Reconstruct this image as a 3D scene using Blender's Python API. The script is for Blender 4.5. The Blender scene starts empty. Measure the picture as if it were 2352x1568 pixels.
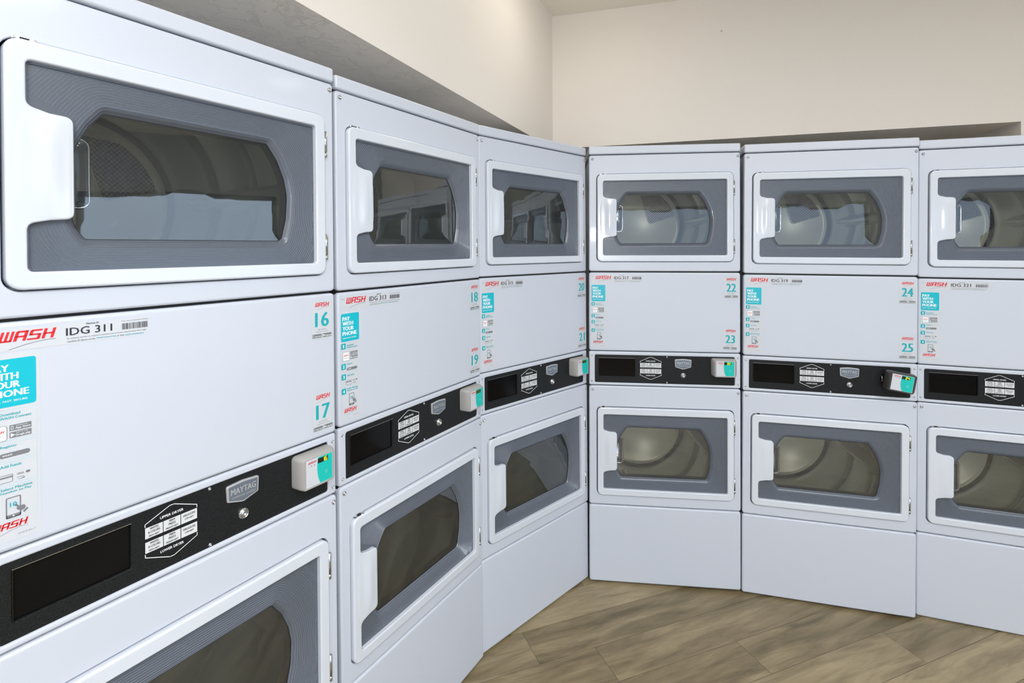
import bpy, bmesh, math, random
from mathutils import Matrix, Vector
random.seed(7)
S = bpy.context.scene
COL = S.collection

# ------------------------------------------------------------------ camera
F_PX, PITCH, ROLL, SX, SY = 1167.66546, -0.00148113, 0.00614737, -42.18591, -206.5141
CAM = Vector((0, 0, 1.5630094))
cp, sp, cr, sr = math.cos(PITCH), math.sin(PITCH), math.cos(ROLL), math.sin(ROLL)
up0 = Vector((0, sp, cp)); fw = Vector((0, cp, -sp)); rt0 = Vector((1, 0, 0))
RT = cr*rt0 - sr*up0; UP = sr*rt0 + cr*up0
cd = bpy.data.cameras.new('camera'); co = bpy.data.objects.new('camera', cd); COL.objects.link(co)
m = Matrix.Identity(4)
for i in range(3):
    m[i][0] = RT[i]; m[i][1] = UP[i]; m[i][2] = -fw[i]; m[i][3] = CAM[i]
co.matrix_world = m
cd.sensor_width = 36.0; cd.lens = 36.0*F_PX/2352.0
cd.shift_x = -SX/2352.0; cd.shift_y = SY/2352.0
cd.clip_start = 0.02
S.camera = co

def hplane(px, py, z):
    a = (px-1176-SX)/F_PX; v = -(py-784-SY)/F_PX
    d = RT*a + UP*v + fw
    return CAM + d*((z-CAM.z)/d.z)

# ------------------------------------------------------------------ world + lights + exposure
W = bpy.data.worlds.new('World'); S.world = W; W.use_nodes = True
bg = W.node_tree.nodes['Background']; bg.inputs[0].default_value = (0.55, 0.72, 1.0, 1); bg.inputs[1].default_value = 1.1
S.view_settings.view_transform = 'Standard'; S.view_settings.look = 'None'
S.view_settings.gamma = 1.0; S.view_settings.use_curve_mapping = False
S.view_settings.exposure = 0.20

def area(name, loc, target, sx, sy, power, color):
    l = bpy.data.lights.new(name, 'AREA'); l.shape = 'RECTANGLE'; l.size = sx; l.size_y = sy
    l.energy = power; l.color = color
    o = bpy.data.objects.new(name, l); COL.objects.link(o)
    o.location = loc
    o.rotation_euler = (Vector(target)-Vector(loc)).to_track_quat('-Z', 'Y').to_euler()
    return o
ZC = 3.134        # ceiling height
# unseen fill light added behind the camera, then daylight through the side window
area('rear_fill', (0.6, -3.72, 1.45), (0.6, 5, 1.45), 4.2, 2.2, 8, (0.88, 0.94, 1.0))
area('daylight_side', (4.42, 0.15, 1.35), (-5, 0.15, 1.35), 2.3, 1.9, 17, (0.72, 0.86, 1.0))
# the photographer's flash, held a little above and behind the camera
fl_ = bpy.data.lights.new('camera_flash', 'POINT'); fl_.energy = 84; fl_.shadow_soft_size = .05; fl_.color = (1.0, .98, .96)
fo_ = bpy.data.objects.new('camera_flash', fl_); COL.objects.link(fo_); fo_.location = (0.35, -1.7, 1.78)
LAMPS = [(0.50, 2.45), (3.1, 1.2)]
FILL_PANELS = [(0.2, -0.9), (1.55, -0.35), (0.6, -2.0), (2.6, -1.8)]  # positions of the fill panels added behind the camera

# ------------------------------------------------------------------ materials
def mat(name, col, rough=.5, metal=0., coat=0., emis=None, es=0., ior=1.5):
    m = bpy.data.materials.new(name); m.use_nodes = True
    b = m.node_tree.nodes['Principled BSDF']
    b.inputs['Base Color'].default_value = (*col, 1); b.inputs['Roughness'].default_value = rough
    b.inputs['Metallic'].default_value = metal; b.inputs['Coat Weight'].default_value = coat
    b.inputs['Coat Roughness'].default_value = .06; b.inputs['IOR'].default_value = ior
    if emis: b.inputs['Emission Color'].default_value = (*emis, 1); b.inputs['Emission Strength'].default_value = es
    return m
def srgb(r, g, b): return tuple(((c/255)/12.92 if c/255 <= .04045 else ((c/255+.055)/1.055)**2.4) for c in (r, g, b))
def N(m, t, **k):
    n = m.node_tree.nodes.new(t)
    for a, v in k.items(): setattr(n, a, v)
    return n
def L(m, a, b): m.node_tree.links.new(a, b)
def bump(m, src, strength, dist):
    b = m.node_tree.nodes['Principled BSDF']
    n = N(m, 'ShaderNodeBump'); n.inputs['Strength'].default_value = strength; n.inputs['Distance'].default_value = dist
    L(m, src, n.inputs['Height']); L(m, n.outputs[0], b.inputs['Normal'])

def enamel(name, col, rough, coat):
    m = mat(name, col, rough, 0, coat)
    tc = N(m, 'ShaderNodeTexCoord'); n = N(m, 'ShaderNodeTexNoise'); n.inputs['Scale'].default_value = 420; n.inputs['Detail'].default_value = 2
    L(m, tc.outputs['Object'], n.inputs['Vector']); bump(m, n.outputs['Fac'], .05, .0006)
    return m
M = {}
M['enamel'] = enamel('white_enamel', srgb(201, 206, 217), .36, .10)
M['door'] = enamel('white_door_plastic', srgb(212, 217, 226), .20, .5)
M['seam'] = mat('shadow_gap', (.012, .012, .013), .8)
M['bezel'] = mat('grey_bezel', srgb(88, 94, 104), .32, .0, .3)
M['ridge'] = mat('grey_bezel_ridge', srgb(128, 137, 152), .28, .1, .4)
M['chrome'] = mat('chrome', (.8, .8, .82), .12, 1)
M['screwm'] = mat('screw_steel', (.55, .56, .57), .22, 1)
M['steel'] = mat('drum_steel', (.86, .89, .88), .24, .7)
M['plate'] = mat('galvanised_back', srgb(238, 233, 208), .34, .1)
M['cap_m'] = M['enamel']
M['rubber'] = mat('black_gasket', (.02, .02, .02), .6)
M['display'] = mat('black_display', (.003, .003, .0035), .08, 0, 0, ior=1.28)
M['tile'] = mat('pale_tile', srgb(214, 216, 218), .4)
M['ink'] = mat('dark_ink', srgb(45, 45, 50), .5)
M['grey_ink'] = mat('grey_ink', srgb(120, 122, 126), .5)
M['white_ink'] = mat('white_ink', srgb(240, 243, 245), .4)
M['teal'] = mat('teal_print', srgb(0, 182, 200), .35)
M['teal_dark'] = mat('teal_print_dark', srgb(22, 170, 180), .35)
M['teal_line'] = mat('teal_outline', srgb(175, 215, 220), .4)
M['red'] = mat('red_print', srgb(222, 38, 44), .35)
M['vinyl'] = mat('sticker_vinyl', srgb(204, 207, 213), .35, 0, .1)
M['reader'] = mat('reader_plastic', srgb(166, 164, 161), .4)
M['reader_black'] = mat('reader_black_plastic', srgb(60, 58, 56), .35)
M['reader_teal'] = mat('reader_teal', srgb(20, 190, 180), .3)
M['lcd'] = mat('reader_display', (.01, .02, .012), .2)
M['lcd_dim'] = mat('reader_display_dim', srgb(60, 80, 30), .2)
M['digit'] = mat('lit_digits', (.8, .8, .02), .3, emis=(.85, .9, .02), es=1.0)
M['badge_rim'] = mat('badge_rim', srgb(200, 202, 204), .3, .5)
M['badge_in'] = mat('badge_field', srgb(125, 135, 150), .35, .5)

m = mat('speckled_black_panel', (.012, .013, .014), .42, 0, 0, ior=1.35); M['panel'] = m
tc = N(m, 'ShaderNodeTexCoord'); n = N(m, 'ShaderNodeTexNoise'); n.inputs['Scale'].default_value = 900; n.inputs['Detail'].default_value = 1
r = N(m, 'ShaderNodeValToRGB'); r.color_ramp.elements[0].position = .45; r.color_ramp.elements[0].color = (.003, .0035, .004, 1)
r.color_ramp.elements[1].position = .72; r.color_ramp.elements[1].color = (.030, .034, .036, 1)
L(m, tc.outputs['Object'], n.inputs['Vector']); L(m, n.outputs['Fac'], r.inputs['Fac']); L(m, r.outputs['Color'], m.node_tree.nodes['Principled BSDF'].inputs['Base Color'])

m = mat('perforated_grille', (.4, .39, .36), .35, .6); M['grille'] = m
tc = N(m, 'ShaderNodeTexCoord'); mp = N(m, 'ShaderNodeMapping'); mp.inputs['Rotation'].default_value = (0, math.radians(45), 0)
v = N(m, 'ShaderNodeTexVoronoi'); v.voronoi_dimensions = '2D'; v.inputs['Randomness'].default_value = 0.0; v.inputs['Scale'].default_value = 98
sx = N(m, 'ShaderNodeSeparateXYZ'); cx = N(m, 'ShaderNodeCombineXYZ')
r = N(m, 'ShaderNodeValToRGB'); r.color_ramp.elements[0].position = .42; r.color_ramp.elements[0].color = (.008, .008, .008, 1)
r.color_ramp.elements[1].position = .50; r.color_ramp.elements[1].color = (.42, .40, .37, 1)
L(m, tc.outputs['Object'], mp.inputs['Vector']); L(m, mp.outputs[0], sx.inputs[0]); L(m, sx.outputs['X'], cx.inputs['X']); L(m, sx.outputs['Z'], cx.inputs['Y'])
L(m, cx.outputs[0], v.inputs['Vector']); L(m, v.outputs['Distance'], r.inputs['Fac']); L(m, r.outputs['Color'], m.node_tree.nodes['Principled BSDF'].inputs['Base Color'])

def glass(name, tint, haze, hazecol, ior=1.55, rough=0.01):
    m = bpy.data.materials.new(name); m.use_nodes = True; nt = m.node_tree; nt.nodes.clear()
    out = N(m, 'ShaderNodeOutputMaterial'); tr = N(m, 'ShaderNodeBsdfTransparent'); tr.inputs[0].default_value = (*tint, 1)
    gl = N(m, 'ShaderNodeBsdfGlossy'); gl.inputs['Roughness'].default_value = rough; gl.inputs['Color'].default_value = (1, 1, 1, 1)
    df = N(m, 'ShaderNodeBsdfDiffuse'); df.inputs[0].default_value = (*hazecol, 1)
    fr = N(m, 'ShaderNodeFresnel'); fr.inputs[0].default_value = ior
    m1 = N(m, 'ShaderNodeMixShader'); m1.inputs[0].default_value = haze
    m2 = N(m, 'ShaderNodeMixShader')
    L(m, tr.outputs[0], m1.inputs[1]); L(m, df.outputs[0], m1.inputs[2])
    L(m, fr.outputs[0], m2.inputs[0]); L(m, m1.outputs[0], m2.inputs[1]); L(m, gl.outputs[0], m2.inputs[2])
    L(m, m2.outputs[0], out.inputs[0]); return m
M['glass'] = glass('door_glass', (.96, .98, .97), .03, (.5, .54, .54), 2.0)
M['pane'] = glass('window_glass', (.95, .97, .98), 0.0, (.5, .5, .5), 1.45)

def plaster(name, col, rough):
    m = mat(name, col, rough)
    tc = N(m, 'ShaderNodeTexCoord')
    vo = N(m, 'ShaderNodeTexVoronoi'); vo.inputs['Scale'].default_value = 2.6; L(m, tc.outputs['Object'], vo.inputs['Vector'])   # a few small scuffs
    vr = N(m, 'ShaderNodeValToRGB'); vr.color_ramp.elements[0].position = .014; vr.color_ramp.elements[0].color = (*[c*.55 for c in col], 1); vr.color_ramp.elements[1].position = .024; vr.color_ramp.elements[1].color = (*col, 1)
    L(m, vo.outputs['Distance'], vr.inputs['Fac']); L(m, vr.outputs['Color'], m.node_tree.nodes['Principled BSDF'].inputs['Base Color'])
    a = N(m, 'ShaderNodeTexNoise'); a.inputs['Scale'].default_value = 13; a.inputs['Detail'].default_value = 7; a.inputs['Roughness'].default_value = .62; a.inputs['Distortion'].default_value = .5
    b = N(m, 'ShaderNodeTexNoise'); b.inputs['Scale'].default_value = 45; b.inputs['Detail'].default_value = 3
    r = N(m, 'ShaderNodeValToRGB'); r.color_ramp.elements[0].position = .50; r.color_ramp.elements[1].position = .53
    e = r.color_ramp.elements.new(.56); e.color = (.1, .1, .1, 1)
    mx = N(m, 'ShaderNodeMath', operation='MULTIPLY_ADD'); mx.inputs[1].default_value = .35
    L(m, tc.outputs['Object'], a.inputs['Vector']); L(m, tc.outputs['Object'], b.inputs['Vector'])
    L(m, a.outputs['Fac'], r.inputs['Fac']); L(m, b.outputs['Fac'], mx.inputs[0]); L(m, r.outputs['Color'], mx.inputs[2])
    return m, mx.outputs[0]
M['wall'], o_ = plaster('painted_plaster', srgb(240, 233, 224), .62); bump(M['wall'], o_, .12, .004)
M['soffit'], o_ = plaster('knockdown_plaster', srgb(250, 242, 230), .32); bump(M['soffit'], o_, .5, .006)
M['ceil'] = mat('ceiling_paint', srgb(248, 242, 230), .7)
M['rear'] = mat('rear_wall_paint', srgb(150, 150, 148), .6)
M['trim'] = mat('window_frame_paint', srgb(70, 74, 80), .4)

# wood floor
m = mat('vinyl_plank', srgb(150, 132, 108), .42, 0, .05); M['wood'] = m
uv = N(m, 'ShaderNodeUVMap'); uv.uv_map = 'UVMap'
at = N(m, 'ShaderNodeAttribute'); at.attribute_name = 'shade'
mp = N(m, 'ShaderNodeMapping'); mp.inputs['Scale'].default_value = (1.7, 12.0, 1)
n1 = N(m, 'ShaderNodeTexNoise'); n1.inputs['Scale'].default_value = 1.6; n1.inputs['Detail'].default_value = 8; n1.inputs['Roughness'].default_value = .62; n1.inputs['Distortion'].default_value = .7
mp2 = N(m, 'ShaderNodeMapping'); mp2.inputs['Scale'].default_value = (9, 170.0, 1)
n2 = N(m, 'ShaderNodeTexNoise'); n2.inputs['Scale'].default_value = 2; n2.inputs['Detail'].default_value = 3
rr = N(m, 'ShaderNodeValToRGB'); cr_ = rr.color_ramp
cr_.elements[0].position = .28; cr_.elements[0].color = (*srgb(96, 84, 58), 1)
cr_.elements[1].position = .72; cr_.elements[1].color = (*srgb(160, 144, 112), 1)
e = cr_.elements.new(.5); e.color = (*srgb(130, 115, 86), 1)
ad = N(m, 'ShaderNodeMath', operation='MULTIPLY_ADD'); ad.inputs[1].default_value = .15
sh = N(m, 'ShaderNodeMath', operation='MULTIPLY_ADD'); sh.inputs[1].default_value = .22
sb = N(m, 'ShaderNodeMath', operation='SUBTRACT'); sb.inputs[1].default_value = .17
L(m, uv.outputs[0], mp.inputs[0]); L(m, uv.outputs[0], mp2.inputs[0]); L(m, mp.outputs[0], n1.inputs['Vector']); L(m, mp2.outputs[0], n2.inputs['Vector'])
L(m, n2.outputs['Fac'], ad.inputs[0]); L(m, n1.outputs['Fac'], ad.inputs[2]); L(m, at.outputs['Fac'], sh.inputs[0]); L(m, ad.outputs[0], sh.inputs[2])
L(m, sh.outputs[0], sb.inputs[0]); L(m, sb.outputs[0], rr.inputs['Fac']); L(m, rr.outputs['Color'], m.node_tree.nodes['Principled BSDF'].inputs['Base Color'])
bump(m, n2.outputs['Fac'], .08, .001)
M['joint'] = mat('plank_joint', srgb(58, 48, 36), .7)

# ------------------------------------------------------------------ mesh helpers
class MB:
    def __init__(s): s.v = []; s.f = []; s.mi = []; s.sm = []; s.mats = []
    def mslot(s, m):
        if m not in s.mats: s.mats.append(m)
        return s.mats.index(m)
    def add(s, vs, fs, m, smooth=False):
        k = len(s.v); s.v += [tuple(p) for p in vs]; i = s.mslot(m)
        for f in fs: s.f.append([k+a for a in f]); s.mi.append(i); s.sm.append(smooth)
    def box(s, x0, x1, y0, y1, z0, z1, m):
        v = [(x, y, z) for x in (x0, x1) for y in (y0, y1) for z in (z0, z1)]
        s.add(v, [(0, 1, 3, 2), (4, 6, 7, 5), (0, 4, 5, 1), (2, 3, 7, 6), (0, 2, 6, 4), (1, 5, 7, 3)], m)
    def quad(s, u0, z0, u1, z1, y, m):      # facing -y
        s.add([(u0, y, z0), (u1, y, z0), (u1, y, z1), (u0, y, z1)], [(0, 1, 2, 3)], m)
    def poly(s, pts, y, m): s.add([(p[0], y, p[1]) for p in pts], [tuple(range(len(pts)))], m)
    def frame(s, u0, z0, u1, z1, w, y, m, r=0.0):
        o = rrect(u0, z0, u1, z1, r, 4) if r else [(u0, z0), (u1, z0), (u1, z1), (u0, z1)]
        i = rrect(u0+w, z0+w, u1-w, z1-w, max(r-w, .0003), 4) if r else [(u0+w, z0+w), (u1-w, z0+w), (u1-w, z1-w), (u0+w, z1-w)]
        n = len(o); s.add([(p[0], y, p[1]) for p in o+i], [(k, (k+1) % n, n+(k+1) % n, n+k) for k in range(n)], m)
    def line(s, pts, w, y, m, closed=False):
        n = len(pts)
        for k in range(n if closed else n-1):
            a, b = pts[k], pts[(k+1) % n]; dx, dz = b[0]-a[0], b[1]-a[1]; l = math.hypot(dx, dz) or 1
            e = w/2; ux, uz = dx/l*e, dz/l*e; nx, nz = -dz/l*e, dx/l*e
            s.add([(a[0]-ux-nx, y, a[1]-uz-nz), (b[0]+ux-nx, y, b[1]+uz-nz), (b[0]+ux+nx, y, b[1]+uz+nz), (a[0]-ux+nx, y, a[1]-uz+nz)], [(0, 1, 2, 3)], m)
    def mesh(s, name):
        me = bpy.data.meshes.new(name); me.from_pydata(s.v, [], s.f)
        for m in s.mats: me.materials.append(m)
        me.polygons.foreach_set('material_index', s.mi); me.polygons.foreach_set('use_smooth', s.sm); me.update(); return me
    def build(s, name, parent=None, recalc=False):
        me = s.mesh(name)
        if recalc:
            b = bmesh.new(); b.from_mesh(me); bmesh.ops.recalc_face_normals(b, faces=b.faces); b.to_mesh(me); b.free()
        return link(name, me, parent)
def link(name, me, parent=None, label=None):
    o = bpy.data.objects.new(name, me); COL.objects.link(o)
    if parent is not None: o.parent = parent
    if label: o['label'] = label
    return o
def rrect(u0, z0, u1, z1, r, n=5):
    p = []
    for cx_, cz_, a in ((u1-r, z0+r, -90), (u1-r, z1-r, 0), (u0+r, z1-r, 90), (u0+r, z0+r, 180)):
        for k in range(n+1):
            t = math.radians(a+90*k/n); p.append((cx_+r*math.cos(t), cz_+r*math.sin(t)))
    return p          # counter-clockwise
def round_poly(pts, n=6):                 # pts: (x, z, r) ccw
    out = []
    for i, (x, z, r) in enumerate(pts):
        a = Vector(pts[i-1][:2]); b = Vector((x, z)); c = Vector(pts[(i+1) % len(pts)][:2])
        if r <= 0: out.append((x, z)); continue
        d1 = (a-b).normalized(); d2 = (c-b).normalized()
        ang = math.acos(max(-1, min(1, d1.dot(d2)))); t = min(r/math.tan(ang/2), (a-b).length*.49, (c-b).length*.49)
        p0 = b+d1*t; p1 = b+d2*t
        for k in range(n+1):
            s = k/n; out.append(tuple(p0*(1-s)**2 + b*2*s*(1-s) + p1*s*s))
    return out
def offset(pts, d):                        # ccw: positive d grows outward
    n = len(pts); out = []
    for i in range(n):
        a, b, c = Vector(pts[i-1]), Vector(pts[i]), Vector(pts[(i+1) % n])
        e1 = (b-a).normalized() if (b-a).length > 1e-9 else (c-b).normalized(); e2 = (c-b).normalized() if (c-b).length > 1e-9 else e1
        n1 = Vector((e1.y, -e1.x)); n2 = Vector((e2.y, -e2.x)); k = 1+n1.dot(n2)
        out.append(tuple(b+(n1+n2)*(d/max(k, .35))))
    return out
def plate(outer, holes, yf, yb, bev, m, ns=4, holebev=None):
    """panel facing -y: rounded front edges, sides back to yb, holes cut through"""
    bm = bmesh.new(); edges = []
    def loop(pts, y): return [bm.verts.new((p[0], y, p[1])) for p in pts]
    def do(pts, sgn, bv):
        rings = [loop(pts, yb)]
        for k in range(ns+1):
            a = math.pi/2*k/ns
            rings.append(loop(offset(pts, sgn*bv*(1-math.cos(a))), yf+bv*(1-math.sin(a))))
        for r0, r1 in zip(rings, rings[1:]):
            for i in range(len(pts)):
                j = (i+1) % len(pts)
                f = bm.faces.new((r0[i], r0[j], r1[j], r1[i])); f.smooth = True
        L_ = rings[-1]
        for i in range(len(L_)):
            e = bm.edges.get((L_[i], L_[(i+1) % len(L_)])); edges.append(e)
    do(outer, -1, bev)
    for h in holes: do(h, 1, holebev or bev)
    bmesh.ops.triangle_fill(bm, edges=edges, use_beauty=True, use_dissolve=False)
    bmesh.ops.recalc_face_normals(bm, faces=bm.faces)
    me = bpy.data.meshes.new('plate'); bm.to_mesh(me); bm.free(); me.materials.append(m); return me
def sweep(mb, pts, r, m, seg=8, closed=True):     # tube round a closed 3-D polyline
    n = len(pts); vs = []; fs = []
    for i in range(n):
        a = Vector(pts[i-1]) if closed or i else Vector(pts[0]); c = Vector(pts[(i+1) % n]) if closed or i < n-1 else Vector(pts[-1])
        t = (c-a).normalized(); ux = t.cross(Vector((0, 1, 0))); ux = ux.normalized() if ux.length > .01 else Vector((1, 0, 0)); uy = ux.cross(t)
        for k in range(seg):
            q = 2*math.pi*k/seg; vs.append(Vector(pts[i])+ux*r*math.cos(q)+uy*r*math.sin(q))
    for i in range(n if closed else n-1):
        j = (i+1) % n
        for k in range(seg): fs.append((i*seg+k, i*seg+(k+1) % seg, j*seg+(k+1) % seg, j*seg+k))
    mb.add(vs, fs, m, True)
def lathe(mb, prof, cx_, cz_, m, seg=64):         # prof: (radius, y)
    vs = []; fs = []
    for r, y in prof:
        for k in range(seg):
            a = 2*math.pi*k/seg; vs.append((cx_+r*math.cos(a), y, cz_+r*math.sin(a)))
    for i in range(len(prof)-1):
        for k in range(seg): fs.append((i*seg+k, i*seg+(k+1) % seg, (i+1)*seg+(k+1) % seg, (i+1)*seg+k))
    mb.add(vs, fs, m, True)

_TC = {}
def text_mesh(s, bold):
    if (s, bold) in _TC: return _TC[(s, bold)]
    c = bpy.data.curves.new('t', 'FONT'); c.body = s; c.size = 1; c.offset = bold; c.resolution_u = 2
    o = bpy.data.objects.new('t', c); COL.objects.link(o)
    dg = bpy.context.evaluated_depsgraph_get(); me = bpy.data.meshes.new_from_object(o.evaluated_get(dg))
    vs = [(v.co.x, v.co.y) for v in me.vertices]; fs = [tuple(p.vertices) for p in me.polygons]
    bpy.data.objects.remove(o); bpy.data.curves.remove(c); bpy.data.meshes.remove(me)
    x0 = min(v[0] for v in vs); x1 = max(v[0] for v in vs); y0 = min(v[1] for v in vs); y1 = max(v[1] for v in vs)
    vs = [((x-x0)/(x1-x0), (y-y0)/(y1-y0)) for x, y in vs]
    _TC[(s, bold)] = (vs, fs); return vs, fs
def text(mb, s, u0, z0, u1, z1, y, m, bold=0.0, shear=0.0):
    vs, fs = text_mesh(s, 0.0); w = bold*(z1-z0)*1.1
    for d in ((-w, w) if bold else (0,)):          # heavier strokes: the outline twice, a hair apart
        mb.add([(u0+(u1-u0)*a+d, y-(.00025 if d > 0 else 0), z0+(z1-z0)*b) for a, b in vs], fs, m)
def wash(mb, u0, z0, u1, z1, y, m, swoosh=None):
    h = z1-z0; sh = .28*h; w = (u1-u0-sh); lw = w/4.45; g = (w-4*lw)/3
    def bar(k, a0, b0, a1, b1):
        x = u0+k*(lw+g)
        mb.add([(x+a0*lw+sh*b0, y, z0+b0*h), (x+a1*lw+sh*b0, y, z0+b0*h), (x+a1*lw+sh*b1, y, z0+b1*h), (x+a0*lw+sh*b1, y, z0+b1*h)], [(0, 1, 2, 3)], m)
    t = .27
    for a in (0, .40, .80): bar(0, a, 0, a+.22, 1)
    bar(0, 0, 0, 1, .16)
    bar(1, 0, 0, t, .93); bar(1, 1-t, 0, 1, 1); bar(1, .1, .82, 1, 1); bar(1, 0, .36, 1, .52)
    bar(2, .12, .83, 1, 1); bar(2, 0, .44, t, .95); bar(2, 0, .44, .95, .59); bar(2, 1-t, .03, 1, .55); bar(2, -.05, 0, .92, .16)
    bar(3, 0, 0, t, 1); bar(3, 1-t, 0, 1, 1); bar(3, 0, .43, 1, .59)
    if swoosh:
        d = (u1-u0)
        mb.line([(u0+.18*d+.8*d*t_, z0-h*.75+h*.62*math.sin(t_*math.pi*.55)) for t_ in [k/10 for k in range(11)]], h*.05, y, swoosh)

# ------------------------------------------------------------------ dryer dimensions (local: x right, y back, z up)
DW = .686
LH, CT, MBZ, HB, CB, TP = .3624, .9235, 1.0852, 1.4590, 2.0096, 2.0489
DL, DR = .0379, .6533
WL, WR = .0661, .6234
UPPER = dict(z0=CT*0+HB, z1=CB, d0=1.5060, d1=1.9165, w0=1.5359, w1=1.8838, cz=1.715)
LOWER = dict(z0=LH, z1=CT, d0=.4117, d1=.8230, w0=.4408, w1=.7910, cz=.510)
WH = .349
G = .0018
# window cut-out, in door-local coords (a from WL, b from window bottom); ccw
cut = round_poly([(0, 0, .010), (.5573, 0, .007), (.5573, WH, .007), (0, WH, .010), (0, .2745, .014), (.030, .2665, .02), (.0625, .2650, .014),
                  (.0625, .0890, .014), (.030, .0860, .02), (0, .0790, .014)])
inner = round_poly([(.083, .055, .012), (.471, .056, .016), (.484, .110, .05), (.4875, .165, .07), (.480, .205, .07), (.462, .248, .05), (.436, .2845, .008),
                    (.112, .2855, .012), (.090, .257, .05), (.072, .222, .05), (.062, .175, .06), (.062, .110, .05), (.068, .078, .03)], 8)
def inside(p, poly):
    x, y = p; c = False; n = len(poly)
    for i in range(n):
        x0, y0 = poly[i-1]; x1, y1 = poly[i]
        if (y0 > y) != (y1 > y) and x < (x1-x0)*(y-y0)/(y1-y0)+x0: c = not c
    return c
def resample(pts, step):
    out = []; n = len(pts)
    for i in range(n):
        a, b = Vector(pts[i]), Vector(pts[(i+1) % n]); k = max(1, int((b-a).length/step+.5))
        for j in range(k): out.append(tuple(a+(b-a)*(j/k)))
    return out
YF = -.010                                   # door front
def shift(pts, dx, dz): return [(a+dx, b+dz) for a, b in pts]

def door_mesh():
    out = rrect(DL-WL+.0015, -.0292, DR-WL-.0015, WH+.0320, .022, 8)
    return plate(out, [cut], YF, .016, .0045, M['door'], 5, .0035)
def bezel_mesh():
    bm = bmesh.new(); ri = resample(inner, .006); D = .017; edges = []
    rings = []
    for k in range(7):
        t = k/6; d = D*t; y = .003+.012*(1-math.sin(t*math.pi/2))**1.2
        rings.append([bm.verts.new((p[0], y, p[1])) for p in offset(ri, d)])
    back = [bm.verts.new((p[0], .040, p[1])) for p in offset(ri, -.001)]
    allr = [back]+rings
    for r0, r1 in zip(allr, allr[1:]):
        for i in range(len(r0)):
            j = (i+1) % len(r0); f = bm.faces.new((r0[i], r1[i], r1[j], r0[j])); f.smooth = True
    L_ = rings[-1]
    for i in range(len(L_)): edges.append(bm.edges.get((L_[i], L_[(i+1) % len(L_)])))
    o = [bm.verts.new((p[0], .003, p[1])) for p in rrect(-.012, -.010, .5573+.012, WH+.010, .01, 4)]
    for i in range(len(o)): edges.append(bm.edges.new((o[i], o[(i+1) % len(o)])))
    bmesh.ops.triangle_fill(bm, edges=edges, use_beauty=True)
    bmesh.ops.recalc_face_normals(bm, faces=bm.faces)
    for f in bm.faces:
        if abs(f.normal.y) > .99 and f.normal.y > 0: pass
    me = bpy.data.meshes.new('bezel'); bm.to_mesh(me); bm.free(); me.materials.append(M['bezel']); me.materials.append(M['ridge'])
    # contour ridges
    mb = MB(); o1 = offset(resample(cut, .01), -.0006); o2 = offset(resample(cut, .01), -.0036)      # clear edge of the outer pane, left and top
    for i in range(len(o1)):
        j = (i+1) % len(o1)
        if min(o1[i][0], o1[j][0]) < .004 or min(o1[i][1], o1[j][1]) > WH-.004:
            mb.add([(o1[i][0], .0022, o1[i][1]), (o1[j][0], .0022, o1[j][1]), (o2[j][0], .0008, o2[j][1]), (o2[i][0], .0008, o2[i][1])], [(0, 1, 2, 3)], M['ridge']); clip = offset(resample(cut, .01), -.002)
    for k in range(27):
        d = .0026+.0051*k; c = offset(resample(inner, .012 if k < 8 else .02), d)
        # drop folded points: keep those really at distance d from the contour
        ok = [inside(p, clip) for p in c]
        y = .0026 if d > .017 else .0026+.012*(1-math.sin(d/.017*math.pi/2))**1.2
        for i in range(len(c)):
            j = (i+1) % len(c)
            if not (ok[i] and ok[j]): continue
            a, b = Vector(c[i]), Vector(c[j])
            if (b-a).length < 1e-4: continue
            t = (b-a).normalized(); nn = Vector((t.y, -t.x))*.0005
            mb.add([(a.x-nn.x, y+.0004, a.y-nn.y), (b.x-nn.x, y+.0004, b.y-nn.y), (b.x, y-.0004, b.y), (a.x, y-.0004, a.y), (b.x+nn.x, y+.0004, b.y+nn.y), (a.x+nn.x, y+.0004, a.y+nn.y)],
                   [(0, 1, 2, 3), (3, 2, 4, 5)], M['ridge'])
    m2 = mb.mesh('r'); b = bmesh.new(); b.from_mesh(me); n0 = len(b.faces); b.from_mesh(m2); b.faces.ensure_lookup_table()
    for f in list(b.faces)[n0:]: f.material_index = 1
    b.to_mesh(me); b.free(); bpy.data.meshes.remove(m2); return me
def glass_mesh():
    mb = MB(); c = offset(inner, .001); n = len(c); cx_ = sum(p[0] for p in c)/n; cz_ = sum(p[1] for p in c)/n; R = 6
    vs = []; fs = []
    for k in range(R+1):
        t = 1-k/R
        for p in c: vs.append((cx_+(p[0]-cx_)*t, .0145-.0022*(1-t*t), cz_+(p[1]-cz_)*t))
    for k in range(R):
        for i in range(n): j = (i+1) % n; fs.append((k*n+i, k*n+j, (k+1)*n+j, (k+1)*n+i))
    mb.add(vs, fs, M['glass'], True); return mb.mesh('glass')
def gasket_mesh():
    mb = MB(); a = offset(inner, .0022); n = len(a); b = offset(inner, -.0003)
    mb.add([(p[0], .0138, p[1]) for p in a]+[(p[0], .0136, p[1]) for p in b], [(i, (i+1) % n, n+(i+1) % n, n+i) for i in range(n)], M['rubber'], True)
    return mb.mesh('gasket')
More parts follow.
